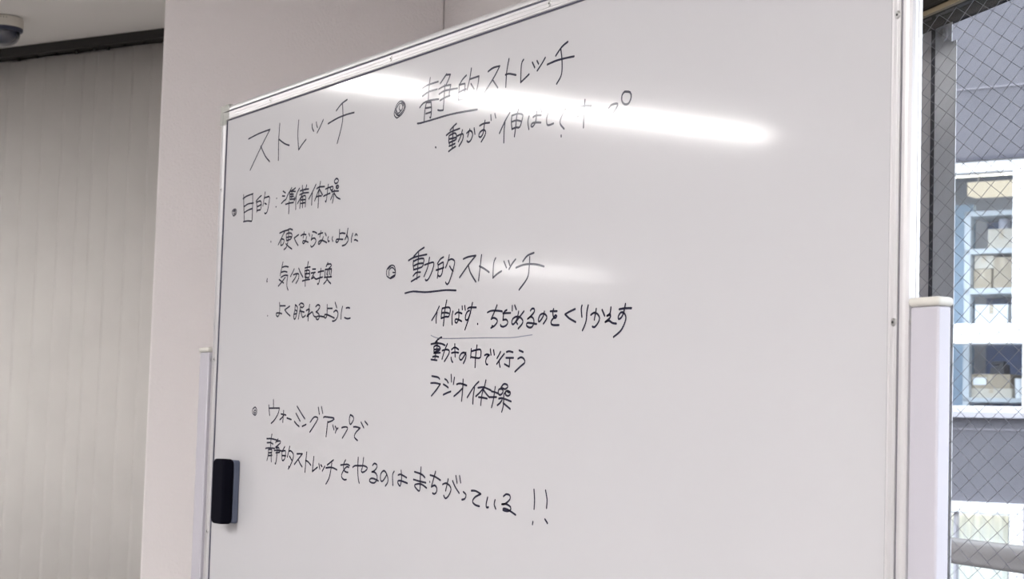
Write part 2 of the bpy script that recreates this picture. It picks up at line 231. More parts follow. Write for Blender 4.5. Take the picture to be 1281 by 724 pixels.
    'repeat': '''-538,567 -629,472 -745,382; -594,485 -617,411 -612,343; -450,536 -464,466 -469,399; -447,536 -335,544 -236,537 -212,496 -249,417 -340,417 -469,399; -457,472 -358,475 -252,460; -324,641 -368,509 -387,382 -398,295; -134,482 -157,406 -143,303; -69,440 5,463 123,442; 31,499 38,379 -13,321 -62,336 -58,369 26,363 123,336; 124,541 133,497; 196,544 216,487; 280,498 329,515 517,507; 409,574 348,426 286,350 231,358 228,411 279,462 332,473; 361,439 300,336 224,220; 568,287 572,280; 829,427 931,445 1117,437 1220,424; 1077,513 1013,427 932,335; 932,335 1006,349 1089,320 1091,286 1024,242 933,219; 961,244 984,240; 1239,400 1437,395; 1339,439 1267,410 1244,311; 1244,311 1329,314 1371,281 1345,242 1255,222 1192,236 1185,251; 1477,487 1478,424; 1538,490 1581,434; 1643,406 1610,317 1546,257 1497,245 1473,271 1498,316 1586,341 1687,328 1755,283 1736,239 1645,186; 1776,403 1664,329 1584,276; 1584,273 1625,243; 1940,405 1976,428 2031,423 2033,384 1960,337 1875,301; 1875,301 1949,326 2016,301 2035,245 1989,194 1914,191 1852,218 1867,249 1954,245 2101,227; 2282,379 2251,312 2168,255 2142,278 2176,335 2249,354 2324,332 2345,290 2268,225; 2426,376 2587,370; 2503,401 2487,360 2509,296 2558,288 2587,309 2544,320 2521,295 2457,253 2459,215 2514,199 2641,195; 3010,379 2877,351 2778,323; 2778,323 2881,269 3030,218; 3165,416 3150,370 3170,276; 3306,411 3279,334 3272,241 3241,174 3190,111; 3372,292 3438,315 3518,297 3567,245 3536,189 3459,141 3412,150; 3488,360 3452,231; 3618,343 3677,269; 3809,364 3793,293 3729,267; 3729,267 3806,275 3789,236 3693,194; 3693,194 3771,208 3850,177 3934,166; 3990,334 4097,340 4249,336; 4120,392 4087,295 4039,234 3982,218 3975,250 4023,294 4087,288 4133,244 4118,174 4033,79 3883,9''',
    'thin': '''-756,172 -585,133 -328,115 171,104 772,92 1463,74 1751,83 2001,94''',
    'movement': '''-437,136 -533,114 -627,63; -744,49 -594,58 -431,46 -333,21; -566,85 -558,15 -586,-61 -619,-167; -656,10 -650,-78; -648,14 -575,27 -476,-2 -482,-40 -634,-67; -645,-28 -483,-25; -650,-78 -463,-77; -682,-129 -598,-122 -507,-135; -729,-165 -553,-180; -408,-50 -313,-37 -209,-51 -213,-100 -334,-199; -267,38 -344,-59 -404,-164; -138,-41 -45,-13 59,-46; -135,-88 -33,-81 62,-89; -51,32 -43,-51 -29,-141; -146,-150 -128,-192 -95,-214; 271,-92 213,-147 138,-190 89,-159 133,-107 209,-90 272,-111 268,-170 211,-236; 418,-47 406,-165; 415,-80 543,-65 671,-64 683,-142 640,-174 412,-154; 570,-3 541,-154 535,-294; 787,-140 846,-128 913,-139; 913,-139 849,-167 819,-219 841,-259 874,-263; 935,-64 956,-137; 1022,-76 1045,-139; 1206,-103 1163,-148 1120,-186; 1305,-132 1218,-188 1118,-261; 1180,-213 1183,-259 1205,-301; 1362,-110 1432,-102 1528,-117; 1353,-186 1545,-190; 1452,-193 1444,-302; 1444,-302 1392,-288 1320,-266; 1685,-96 1786,-120; 1660,-204 1740,-186 1817,-213 1832,-258 1734,-301 1594,-369''',
    'radio': '''-689,-396 -587,-406 -497,-417 -458,-439; -714,-493 -581,-494 -434,-511; -434,-511 -545,-589 -682,-671; -303,-441 -243,-462 -204,-494; -342,-513 -267,-535 -200,-560; -336,-657 -231,-633 -123,-614; -127,-385 -110,-481; -32,-425 -53,-515; 39,-518 136,-507 322,-536; 215,-453 212,-580 191,-743; 205,-573 101,-624 -28,-679; 649,-488 521,-556 347,-696; 539,-567 512,-667 505,-781; 841,-471 805,-558 751,-646 721,-799; 634,-568 776,-562 880,-581 985,-605; 762,-587 676,-638 581,-682; 777,-591 855,-646 947,-697; 657,-693 769,-700 889,-713; 1095,-561 1075,-647 1052,-741 1013,-828; 1000,-618 1088,-629 1177,-648; 946,-694 1136,-694; 1244,-573 1313,-526 1399,-534 1422,-563 1360,-591 1288,-580 1244,-573; 1176,-633 1188,-597 1259,-587 1304,-612 1278,-652 1214,-666 1176,-640; 1371,-656 1362,-631 1411,-613 1490,-635 1478,-667 1422,-681 1371,-663; 1404,-617 1448,-635 1483,-631; 1195,-714 1281,-709 1396,-727 1518,-752; 1370,-638 1328,-656 1326,-741 1316,-820 1284,-885; 1283,-734 1227,-774 1164,-800; 1313,-770 1416,-813 1500,-848''',
    'warmup': '''-6967,-832 -7070,-873 -7064,-930 -7007,-961 -6927,-966 -6880,-909 -6912,-857 -6967,-832; -7011,-920 -6975,-883 -6920,-904 -6956,-940 -7011,-920; -6203,-714 -6190,-846; -6386,-806 -6365,-887 -6339,-968; -6363,-853 -5944,-850; -5944,-850 -5998,-946 -6140,-1048 -6262,-1099; -5872,-945 -5671,-963; -5772,-893 -5780,-995 -5789,-1075; -5769,-975 -5841,-1010 -5913,-1038; -5629,-1009 -5455,-1033; -5244,-820 -5039,-952 -4926,-1017; -5277,-933 -5106,-1055; -5330,-1061 -5229,-1110 -5137,-1140; -5017,-1137 -4871,-1106; -4717,-1068 -4595,-996 -4503,-986 -4436,-1014 -4561,-1117 -4720,-1225; -4431,-837 -4385,-942; -4315,-827 -4260,-927; -4227,-994 -4182,-981 -3843,-1001 -3906,-1039 -4050,-1064; -4067,-1055 -4086,-1169 -4106,-1283; -3878,-1108 -3828,-1176; -3788,-1123 -3728,-1170; -3686,-1150 -3739,-1175 -3775,-1222; -3554,-1142 -3435,-1129 -3342,-1147 -3427,-1227 -3519,-1298; -3266,-946 -3167,-974 -3153,-1020 -3244,-1090 -3289,-1058 -3295,-993 -3266,-946; -3144,-1126 -3048,-1125 -2915,-1142; -2915,-1142 -3062,-1213 -3099,-1278 -2989,-1327; -2889,-1055 -2790,-1136; -2760,-1040 -2662,-1091''',
    'mistake': '''-6212,-1279 -6244,-1374 -6250,-1496; -6418,-1354 -6223,-1351 -5995,-1370; -6400,-1419 -6263,-1415 -6151,-1436; -6455,-1514 -6323,-1502 -6072,-1506; -6332,-1520 -6334,-1620 -6376,-1706; -6309,-1529 -6194,-1531 -6208,-1626 -6198,-1724; -6315,-1583 -6190,-1576; -6333,-1629 -6174,-1620; -5956,-1352 -6047,-1411; -6015,-1393 -5871,-1382 -5856,-1413 -6040,-1487; -6028,-1496 -5916,-1489 -5890,-1529; -6091,-1538 -5912,-1534 -5755,-1544; -6020,-1577 -5864,-1564; -5971,-1504 -5980,-1638 -6014,-1751 -6037,-1747; -5673,-1471 -5755,-1535; -5776,-1549 -5765,-1669 -5718,-1694 -5655,-1657 -5633,-1541 -5755,-1544; -5759,-1615 -5615,-1616; -5476,-1463 -5511,-1548 -5554,-1633; -5501,-1539 -5425,-1533 -5323,-1579 -5327,-1649 -5405,-1748 -5496,-1821; -5485,-1781 -5476,-1807; -5472,-1617 -5356,-1689; -5182,-1574 -4969,-1569; -4969,-1569 -5112,-1652 -5265,-1742; -5123,-1657 -5050,-1723 -4963,-1773; -4806,-1541 -4827,-1672 -4846,-1852; -4841,-1668 -4734,-1692 -4632,-1738; -4531,-1606 -4569,-1835; -4569,-1835 -4382,-1763; -4334,-1708 -4291,-1787; -4258,-1724 -4213,-1749; -4113,-1742 -4197,-1815; -3809,-1637 -4027,-1720; -4069,-1765 -3919,-1752 -3795,-1759 -3673,-1782; -3863,-1687 -3894,-1806 -3946,-1921 -4047,-2008; -3545,-1707 -3429,-1697 -3305,-1690 -3230,-1707; -3376,-1626 -3437,-1687 -3430,-1767 -3373,-1801 -3280,-1810; -3255,-1734 -3333,-1727 -3437,-1787 -3501,-1855 -3474,-1901 -3394,-1923 -3325,-1917; -3118,-1728 -3044,-1703 -2893,-1699 -2729,-1697 -2623,-1724 -2679,-1767 -2781,-1793 -2828,-1769 -2793,-1728 -2761,-1578; -2944,-1579 -2944,-1759 -2915,-1895 -2880,-1953; -2450,-1680 -2393,-1651 -2312,-1670 -2316,-1715 -2399,-1762 -2471,-1777; -2471,-1777 -2383,-1778 -2300,-1817 -2289,-1874 -2357,-1928 -2459,-1935 -2542,-1909 -2507,-1878 -2405,-1872 -2243,-1901; -1980,-1801 -2061,-1873 -2137,-1904 -2179,-1870 -2169,-1793 -2078,-1748 -1989,-1787 -1936,-1862 -1948,-1918 -2014,-1966; -1747,-1748 -1793,-1802 -1772,-1947; -1617,-1796 -1542,-1783 -1449,-1801 -1350,-1825; -1528,-1728 -1507,-1841 -1545,-1949 -1625,-1900 -1596,-1875 -1489,-1878 -1322,-1902; -1113,-1734 -947,-1755 -858,-1775 -798,-1804; -1139,-1842 -969,-1860 -763,-1875; -921,-1666 -935,-1822 -932,-1957 -966,-1997 -1103,-1929 -1024,-1902 -892,-1901 -737,-1946; -644,-1765 -499,-1783 -336,-1826; -489,-1713 -548,-1829 -597,-1925; -597,-1925 -499,-1901 -435,-1939 -449,-1997 -508,-2020 -556,-2009; -270,-1880 -182,-1861 -78,-1886 -27,-1940 -86,-2023 -177,-2067 -231,-2029; -115,-1802 -179,-1962; 10,-1822 92,-1903 205,-1979; 98,-1751 138,-1846; 202,-1748 238,-1838; 320,-1958 397,-1995 367,-2048 285,-2063; 540,-1934 653,-1933 797,-1967; 797,-1967 642,-2016 581,-2074 649,-2114 770,-2130; -648,-1856 -646,-1861; 982,-2005 948,-2090 960,-2135 1010,-2130; 1178,-2030 1159,-2088 1205,-2143; 1394,-1973 1466,-1943 1557,-1956 1560,-2005 1440,-2068 1358,-2075; 1358,-2075 1473,-2070 1582,-2102 1576,-2143 1495,-2159 1388,-2148 1411,-2128 1527,-2141 1717,-2195; 2153,-1858 2173,-1979 2168,-2099; 2149,-2260 2140,-2292; 2433,-1857 2473,-1966 2468,-2073; 2437,-2213 2499,-2259''',
}
INKW = 0.0028
M['shop_fill_glow2'] = emit('light_box_diffuser', (1.0, 0.88, 0.68), 1.1)
LIGHTS = [
    (-4.40, -2.19, -1.38, 'farglow', 'near end light of the row left of the camera'),
    (-4.40, -3.92, -2.36, 'farglow', 'second light of the row left of the camera'),
    (-11.1, -7.45, -6.25, 'farglow', 'light over the far end of the office'),
    (1.30, -3.30, -2.00, 'fill_glow', 'unseen fill light added over the floor in front of the whiteboard'),  # this and those below: unseen fill lights added to brighten the room
    (1.30, -5.10, -3.80, 'fill_glow', 'unseen fill light added behind the one in front of the whiteboard'),
    (-0.60, -3.60, -2.30, 'fill_glow', 'unseen fill light added between the whiteboard light and the row left of the camera'),
    (3.60, -3.30, -2.00, 'fill_glow', 'unseen fill light added behind the camera on the right'),
]
# ------------------------------------------------------------------ the room
H = 2.5
def slab(name, pts, z0, z1, m):
    return struct(MB().prism([(x, y, z0) for x, y in pts], (0, 0, z1 - z0)).build(name, m))
P = lambda p: (p[0], p[1])
cornerL = P(B(10.6, 0.12, 0)); cornerBL = (-13.6, -9.6); cornerBR = (5.05, -9.6); cornerR = P(W(-2.5, 1.12, 0))
room = [cornerR, P(W(5.93, 1.12, 0)), P(B(-0.75, 0.12, 0)), cornerL, cornerBL, cornerBR]
ctr = Vector((-4, -4))
big = [tuple(Vector(p) + (Vector(p) - ctr).normalized() * 0.3) for p in room]
slab('floor', big, -0.12, 0.0, M['floor'])
slab('ceiling', big, H, H + 0.12, M['ceiling'])
# window wall: pieces round the opening s -0.8..2.40, z 0.80..1.76
WZ0, WZ1, S0, S1 = 0.80, 1.735, -0.80, 2.40
w = MB()
w.box(-2.7, S0, 1.12, 1.27, 0, H, W); w.box(S1, 6.1, 1.12, 1.27, 0, H, W)
w.box(S0, S1, 1.12, 1.27, 0, WZ0, W); w.box(S0, S1, 1.12, 1.27, WZ1, H, W)
struct(w.build('wall_right', M['wall']))
struct(MB().prism([W(s, n, 0) for s, n in ((4.90, 0.385), (5.45, 0.62), (5.45, 1.12), (4.90, 1.12))], (0, 0, H)).build('wall_column', M['wall'], bevel=0.006, seg=3))
struct(MB().box(-1.2, 10.7, 0.12, 0.25, 0, H, B).build('wall_front', M['wall']))
def wallseg(name, a, b, th=0.15):
    a = Vector(a); b = Vector(b); d = (b - a).normalized(); nn = Vector((d.y, -d.x))
    if nn.dot(a - ctr) < 0: nn = -nn
    struct(MB().prism([(*p, 0) for p in (a, b, b + nn * th, a + nn * th)], (0, 0, H)).build(name, M['wall']))
wallseg('wall_left', cornerL, cornerBL); wallseg('wall_back', cornerBL, cornerBR); wallseg('wall_side', cornerBR, cornerR)
struct(MB().box(-1.1, 10.6, 0.045, 0.12, H - 0.010, H, B).build('trim_1', M['ceiling']))

# window in the right wall, with wired glass
wf = MB()
wf.box(S0, S1, 1.10, 1.17, 1.676, WZ1, W)                          # head of the frame
wf.box(S0, S1, 1.10, 1.17, WZ0, WZ0 + 0.04, W)
wf.box(S0, S0 + 0.04, 1.10, 1.17, WZ0 + 0.04, 1.676, W)
win = struct(wf.build('window_1', M['bronze'], bevel=0.003))
MB().box(S0, S1, 1.106, 1.112, 1.6695, 1.6760, W).build('glazing_bead', M['brass'], win, label='dull brass glazing bead')
MB().box(2.272, S1, 1.165, 1.1825, WZ0 + 0.04, 1.688, W).build('jamb', M['winframe'], win, label='grey side jamb')
MB().box(2.2540, 2.275, 1.1830, 1.190, WZ0 + 0.04, 1.688, W).build('gasket', M['gasket'], win)
MB().box(S0 + 0.04, 2.36, 1.1165, 1.1235, WZ0 + 0.04, 1.6695, W).build('pane', M['glass'], win)
wm = MB(); pit = 0.0443; slope = 0.52; r = 0.00034; za, zb = WZ0 + 0.04, 1.6695
sa, sb = S0 + 0.04, 2.355
for sg in (1, -1):
    k = -60
    while k < 140:
        s0 = sa + k * pit + 0.012; k += 1
        # line s = s0 + sg*(z-za)/slope clipped to the pane
        pts = []
        z_lo, z_hi = za, zb
        lo = s0; hi = s0 + sg * (zb - za) / slope
        t0, t1 = 0.0, 1.0
        for e, (c0, sign) in {0: (sa, 1), 1: (sb, -1)}.items():
            f0 = sign * (lo - c0); f1 = sign * (hi - c0)
            if f0 < 0 and f1 < 0: t0, t1 = 1, 0; break
            if f0 < 0: t0 = max(t0, f0 / (f0 - f1))
            elif f1 < 0: t1 = min(t1, f0 / (f0 - f1))
        if t1 - t0 < 0.005: continue
        q = lambda t: W(lo + (hi - lo) * t, 1.1190 + 0.0010 * (sg > 0), za + (zb - za) * t)
        wm.tube(q(t0), q(t1), r, 5)
wm.build('wire_mesh', M['wire'], win, label='diamond wire inside the glass')
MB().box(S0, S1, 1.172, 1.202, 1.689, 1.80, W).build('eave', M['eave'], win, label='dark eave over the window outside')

# ------------------------------------------------------------------ whiteboard on its stand
BZ = 1.25
HW, HH = 0.900, 0.450
wb = thing('whiteboard', (0, 0, 0), 'large white reversible whiteboard in aluminium frame, covered in black handwriting', 'whiteboard')
FR = 0.0265
panel = MB().box(-HW + 0.006, HW - 0.006, 0.0, 0.010, BZ - HH + 0.006, BZ + HH - 0.006).build('panel', M['board'], wb, label='glossy white writing surface')
# rail profile: (distance outwards from the inner edge, towards the viewer)
PROF = [(0.0, -0.001), (0.0, 0.0028), (0.0008, 0.0036), (0.0020, 0.0036), (0.0028, 0.0026), (0.0036, 0.0026), (0.0042, 0.0031), (0.0080, 0.0031), (0.0086, 0.0027),
        (0.0092, 0.0031), (0.0132, 0.0031), (0.0136, 0.0010), (0.0160, 0.0010), (0.0164, 0.0031), (0.0205, 0.0029), (0.0235, 0.0016), (0.0255, -0.0010),
        (0.0265, -0.0042), (0.0265, -0.0060), (0.0258, -0.0064), (0.0258, -0.0086), (0.0265, -0.0090), (0.0265, -0.0125), (0.0250, -0.0140), (0.0, -0.0140)]
def rail(side):
    iw, ih = HW - FR, HH - FR
    n = len(PROF); vs = []
    for end in (-1, 1):
        for a, d in PROF:
            k = a
            if side == 'top': p = (end * (iw + k), -d, BZ + ih + k)
            elif side == 'bottom': p = (end * (iw + k), -d, BZ - ih - k)
            elif side == 'left': p = (-iw - k, -d, BZ + end * (ih + k))
            else: p = (iw + k, -d, BZ + end * (ih + k))
            vs.append(p)
    fs = [(i, (i + 1) % n, (i + 1) % n + n, i + n) for i in range(n)] + [tuple(range(n - 1, -1, -1)), tuple(range(n, 2 * n))]
    o = MB().add(vs, fs).build('frame_rail', M['alu'], wb)
    g = MB()                                                    # dark seal between panel and rail, and shade painted along the groove bottom
    def strip(a0, a1, y0, y1):
        if side in ('top', 'bottom'):
            sg = 1 if side == 'top' else -1
            z = sorted((BZ + sg * (ih + a0), BZ + sg * (ih + a1))); g.box(-iw, iw, y0, y1, z[0], z[1])
        else:
            sg = 1 if side == 'right' else -1
            x = sorted((sg * (iw + a0), sg * (iw + a1))); g.box(x[0], x[1], y0, y1, BZ - ih, BZ + ih)
    strip(-0.0018, 0.0, -0.0016, 0.0); strip(0.0137, 0.0159, -0.0016, -0.0011)
    g.build('seal', M['groove'], o, label='dark seam line and painted groove shade')
    return o
RAILS = {k: rail(k) for k in ('top', 'bottom', 'left', 'right')}
def screw(side, x, z):
    y = -0.0031
    s = MB(); c = (x, y, z)
    s.tube((x, y, z), (x, y - 0.0012, z), 0.0042, 20, 0.0030)
    o = s.build('screw', M['screw'], RAILS[side], smooth=True)
    MB().tube((x, y - 0.0012, z), (x, y - 0.0014, z), 0.0014, 8).build('screw_recess', M['dark'], o)
E_ = 0.0178
for x in (-0.675, -0.225, 0.225, 0.675):
    screw('top', x, BZ + HH - E_ - 0.0006); screw('bottom', x, BZ - HH + E_ + 0.0006)
for z in (-0.3, 0.0, 0.3):
    screw('left', -HW + E_, BZ + z); screw('right', HW - E_, BZ + z)
for sx in (-1, 1):
    for sz in (-1, 1):
        c = MB(); L1, L2, T = 0.040, 0.036, 0.0272
        X = sx * (HW + 0.0006); Z = BZ + sz * (HH + 0.0006)
        def lay(t0, t1, y0, y1):
            lp = [(X - sx * t0, Z - sz * t0), (X - sx * L1, Z - sz * t0), (X - sx * L1, Z - sz * t1), (X - sx * t1, Z - sz * t1), (X - sx * t1, Z - sz * L2), (X - sx * t0, Z - sz * L2)]
            c.prism([(a, y0, b) for a, b in lp], (0, y1 - y0, 0))
        lay(0.0, 0.0125, 0.0146, -0.0036); lay(0.0140, T + 0.001, 0.0146, -0.0036); lay(0.0124, 0.0141, 0.0146, -0.0015)
        c.build('corner_cap', M['cap'], wb, bevel=0.0012, label='grey plastic corner cap')

# handwriting
def ribbon(mb, pts, w, y):
    pts = [p for i, p in enumerate(pts) if i == 0 or math.hypot(p[0] - pts[i - 1][0], p[1] - pts[i - 1][1]) > 1e-5]
    if len(pts) < 2: pts = [pts[0], (pts[0][0] + 0.0006, pts[0][1])]
    n = len(pts); L = []; R = []
    for i, p in enumerate(pts):
        a = pts[max(0, i - 1)]; b = pts[min(n - 1, i + 1)]
        dx, dz = b[0] - a[0], b[1] - a[1]; l = math.hypot(dx, dz) or 1
        nx, nz = -dz / l, dx / l
        hw = w / 2 * (1.0 + 0.10 * noise.noise((p[0] * 60, p[1] * 60, 3.0)))
        L.append((p[0] + nx * hw, y, p[1] + nz * hw)); R.append((p[0] - nx * hw, y, p[1] - nz * hw))
    mb.add(L + R, [(i, i + 1, n + i + 1, n + i) for i in range(n - 1)])
    for p, q in ((pts[0], pts[1]), (pts[-1], pts[-2])):           # round ends
        a0 = math.atan2(p[1] - q[1], p[0] - q[0]); k = 7
        fan = [(p[0], y, p[1])] + [(p[0] + w / 2 * math.cos(a0 + (j / (k - 1) - 0.5) * math.pi), y, p[1] + w / 2 * math.sin(a0 + (j / (k - 1) - 0.5) * math.pi)) for j in range(k)]
        mb.add(fan, [(0, j, j + 1) for j in range(1, k)])
LINES = dict(heading='handwritten heading at the upper left', purpose='first bulleted line under the heading', stiffness='second short line of the left list',
             mood='third short line of the left list', sleep='last short line of the left list', static='underlined heading at the top',
             hold='line under the top underlined heading', dynamic='underlined heading in the middle', repeat='line under the middle heading',
             thin='thin grey worn line', movement='second line under the middle heading', radio='third line under the middle heading',
             warmup='bulleted line near the bottom', mistake='long bottom line ending in two exclamation marks')
def islands(strokes):
    """indices of strokes grouped where the gap is under half the larger one's size"""
    n = len(strokes); par = list(range(n))
    def root(i):
        while par[i] != i: i = par[i]
        return i
    size = [max(max(p[0] for p in s) - min(p[0] for p in s), max(p[1] for p in s) - min(p[1] for p in s), 0.004) for s in strokes]
    for i in range(n):
        for j in range(i):
            d = min(math.hypot(a[0] - c[0], a[1] - c[1]) for a in strokes[i] for c in strokes[j])
            if d < 0.42 * max(size[i], size[j]): par[root(i)] = root(j)
    g = {}
    for i in range(n): g.setdefault(root(i), []).append(i)
    return list(g.values())
RINGS = dict(static=6, dynamic=4, purpose=4, warmup=2)          # strokes of the ring bullets, drawn finer
for key, txt in INK.items():
    lines = [curve([(float(a) * 1e-4, float(b) * 1e-4 + BZ) for a, b in (p.split(',') for p in st.split())], 0.0035) for st in txt.split(';')]
    for grp in islands(lines):
        mb = MB(); xs = [p[0] for i in grp for p in lines[i]]
        for i in grp: ribbon(mb, lines[i], 0.0014 if key == 'thin' else 0.0021 if i < RINGS.get(key, 0) else INKW, -0.0003)
        big_ = max(xs) - min(xs) > 0.06
        mb.build('handwriting' if big_ else 'ink_mark', M['thin_ink' if key == 'thin' else 'ink'], panel, label=LINES[key] if big_ else None)

# stand: two posts, caps, pivots, cross bar, feet, casters
for x0, x1 in ((-0.957, -0.914), (0.9045, 0.9430)):
    sg = -1 if x0 < 0 else 1; xc = (x0 + x1) / 2
    p = MB().box(x0, x1, -0.002, 0.014, 0.10, BZ + 0.0135).build('post', M['post'], wb, bevel=0.0022, label='lilac-white painted steel post')
    MB().box(x0 - 0.002, x1 + 0.002, -0.0045, 0.0165, BZ + 0.0137, BZ + 0.0225).build('post_cap', M['postcap'], p, bevel=0.0038, seg=4, label='ivory plastic post cap')
    MB().tube((sg * 0.8985, 0.006, BZ), (x0 + 0.001 if sg > 0 else x1 - 0.001, 0.006, BZ), 0.0045, 12).build('pivot', M['screw'], p)
    MB().box(xc - 0.02, xc + 0.02, -0.24, 0.24, 0.065, 0.10).build('foot', M['post'], wb, bevel=0.004)
    for yy in (-0.215, 0.215):
        k = MB().box(xc - 0.012, xc + 0.012, yy - 0.012, yy + 0.012, 0.045, 0.066).build('caster', M['screw'], wb, bevel=0.002)
        MB().tube((xc - 0.010, yy, 0.0255), (xc + 0.010, yy, 0.0255), 0.025, 20).build('wheel', M['rubber'], k, smooth=True)
MB().box(-0.914, 0.9045, -0.002, 0.014, 0.30, 0.33).build('cross_bar', M['post'], wb, bevel=0.003)

# ------------------------------------------------------------------ eraser stuck on the board
er = thing('eraser', (-0.778, -0.001, BZ - 0.225), 'black felt whiteboard eraser stuck on the lower left of the whiteboard', 'eraser')
def rbox(x0, x1, z0, z1, r, y0, y1, tilt=0.0):
    lp = []
    for cx, cz, a in ((x1 - r, z1 - r, 0), (x0 + r, z1 - r, 90), (x0 + r, z0 + r, 180), (x1 - r, z0 + r, 270)):
        for j in range(7):
            t = math.radians(a + 15 * j); lp.append((cx + r * math.cos(t), y0, cz + r * math.sin(t)))
    return MB().prism(lp, (0, y1 - y0, 0))
rbox(-0.797, -0.7520, BZ - 0.2800, BZ - 0.1735, 0.0055, -0.0004, -0.0108).build('holder', M['eraser'], er, bevel=0.0012, label='slate grey plastic holder')
rbox(-0.800, -0.7505, BZ - 0.2815, BZ - 0.1720, 0.0105, -0.0108, -0.0310).build('felt_pad', M['felt'], er, bevel=0.0040, seg=4, label='black felt wiping pad')

# ------------------------------------------------------------------ vertical blind beyond the column
vb = thing('vertical_blind', B(0.4, 0, 0), 'pale grey vertical blind hanging from a black rail beside the column', 'blind')
MB().box(-0.45, 2.75, -0.022, 0.040, H - 0.034, H - 0.001, B).build('headrail', M['rail'], vb, bevel=0.002, label='black headrail')
EDGE = [-0.330, -0.235, -0.145, -0.055, 0.037, 0.133, 0.215, 0.284, 0.372, 0.476, 0.576, 0.672, 0.776]
while EDGE[-1] < 2.6: EDGE.append(EDGE[-1] + random.choice((0.092, 0.098, 0.104)))
for i, t in enumerate(EDGE):
    a = math.radians(random.uniform(2.5, 4.5)); wv = 0.118; mb = MB(); n = 8
    lift = random.uniform(-0.004, 0.004)
    top, bot = H - 0.041 + lift, 0.06
    vs = []
    for z in (top, bot):
        tw = a + (math.radians(4) if z == bot else 0)
        for k in range(n + 1):
            c = (k / n) * wv
            bow = 0.0012 * math.sin(math.pi * k / n)
            tt = t - 0.006 + c * math.cos(tw) + bow * math.sin(tw); q = 0.020 - c * math.sin(tw) - bow * math.cos(tw) + 0.012
            vs.append(B(tt, q, z))
    m = n + 1
    mb.add(vs, [(k, k + 1, m + k + 1, m + k) for k in range(n)])
    o = mb.build('vane', M['vane'], vb, smooth=True)
    sm = o.modifiers.new('thick', 'SOLIDIFY'); sm.thickness = 0.0006
    tc = t + 0.045
    MB().box(tc - 0.004, tc + 0.004, 0.010, 0.018, top - 0.001, H - 0.033, B).build('hook', M['hook'], o)

# ------------------------------------------------------------------ dome camera on the ceiling
dc = thing('dome_camera', (-4.145, 0.465, H), 'white dome security camera with smoked dome on the ceiling at upper left', 'security camera')
c0 = (-4.145, 0.465, H)
MB().lathe([(0, 0), (0.0560, 0), (0.0630, -0.003), (0.0660, -0.010), (0.0665, -0.034), (0.0650, -0.037), (0, -0.037)], c0).build('base', M['cream'], dc, smooth=True)
MB().lathe([(0, -0.036), (0.0640, -0.036), (0.0655, -0.039), (0.0650, -0.046), (0.0600, -0.050), (0, -0.050)], c0).build('ring', M['ring'], dc, smooth=True)
MB().lathe([(0.0560 * math.cos(math.radians(a)) if a < 90 else 0, -0.0495 - 0.046 * math.sin(math.radians(a)) - 0.006 * min(1, a / 9)) for a in range(0, 91, 9)], c0).build('dome', M['smoke'], dc, smooth=True)
sl = MB()
dv = Vector((CAMX - c0[0], CAMY - c0[1])); az = math.atan2(dv.y, dv.x)
for da in (-0.16, -0.02, 0.12):
    a = az + da
    sl.tube((c0[0] + 0.0650 * math.cos(a), c0[1] + 0.0650 * math.sin(a), H - 0.0105), (c0[0] + 0.0668 * math.cos(a), c0[1] + 0.0668 * math.sin(a), H - 0.0105), 0.0016, 8)
sl.build('slots', M['dark'], dc)

# ------------------------------------------------------------------ ceiling lights of the office (behind and beside the camera), some of them added as fill
def ceiling_light(x, y0, y1, m, wd=0.19, label=''):
    t = thing('ceiling_light', (x, (y0 + y1) / 2, H), label, 'ceiling light', 'fluorescent ceiling lights of the office')
    h = wd / 2; b = MB()
    for a0, a1, b0, b1 in ((x - h - 0.02, x - h, y0 - 0.02, y1 + 0.02), (x + h, x + h + 0.02, y0 - 0.02, y1 + 0.02), (x - h, x + h, y0 - 0.02, y0), (x - h, x + h, y1, y1 + 0.02)):
        b.box(a0, a1, b0, b1, H - 0.012, H + 0.002)
    b.build('housing', M['housing'], t, bevel=0.002)
    MB().box(x - h, x + h, y0, y1, H - 0.006, H - 0.001).build('diffuser', m, t)
for x, y0, y1, mm, lab in LIGHTS:
    ceiling_light(x, y0, y1, M[mm], label=lab)

# ------------------------------------------------------------------ outside: steel plate, railing, building across the street
pl = thing('steel_plate', W(2.235, 1.182, -0.06), 'tall grey steel plate hung outside the window behind the glass', 'plate')
lp = [(2.200, -0.06), (2.200, 1.657), (2.2125, 1.657), (2.2125, 1.6885), (2.2570, 1.6885), (2.2570, -0.06)]
MB().prism([W(s, 1.1805, z) for s, z in lp], (WN.x * 0.001, WN.y * 0.001, 0)).build('plate', M['plate'], pl)
bo = MB().tube(W(2.232, 1.1805, 1.6715), W(2.232, 1.175, 1.6715), 0.0065, 6).build('bolt', M['screw'], pl)
MB().tube(W(2.232, 1.1807, 1.6715), W(2.232, 1.1788, 1.6715), 0.0105, 20).build('washer', M['plate'], bo)
rl = thing('handrail', W(1.2, 1.36, -0.06), 'round steel handrail outside the window, below the far windows', 'railing')
MB().tube(W(-1.0, 1.37, 0.983), W(3.3, 1.37, 0.983), 0.0190, 24).build('pipe', M['pipe'], rl, smooth=True)
for s in (-0.9, 1.1, 3.1):
    MB().tube(W(s, 1.37, -0.06), W(s, 1.37, 0.97), 0.014, 14).build('post', M['pipe'], rl, smooth=True)
MB().box(-2.7, 6.1, 1.272, 1.75, -0.2, -0.06, W).build('balcony_slab', M['concrete'])
struct(D.objects['balcony_slab']); D.objects['balcony_slab'].name = 'trim_2'
gm = MB().box(-25, 25, -40, 30, -3.4, -3.2).build('ground', M['concrete']); struct(gm); gm.location = (-5, 10, 0)

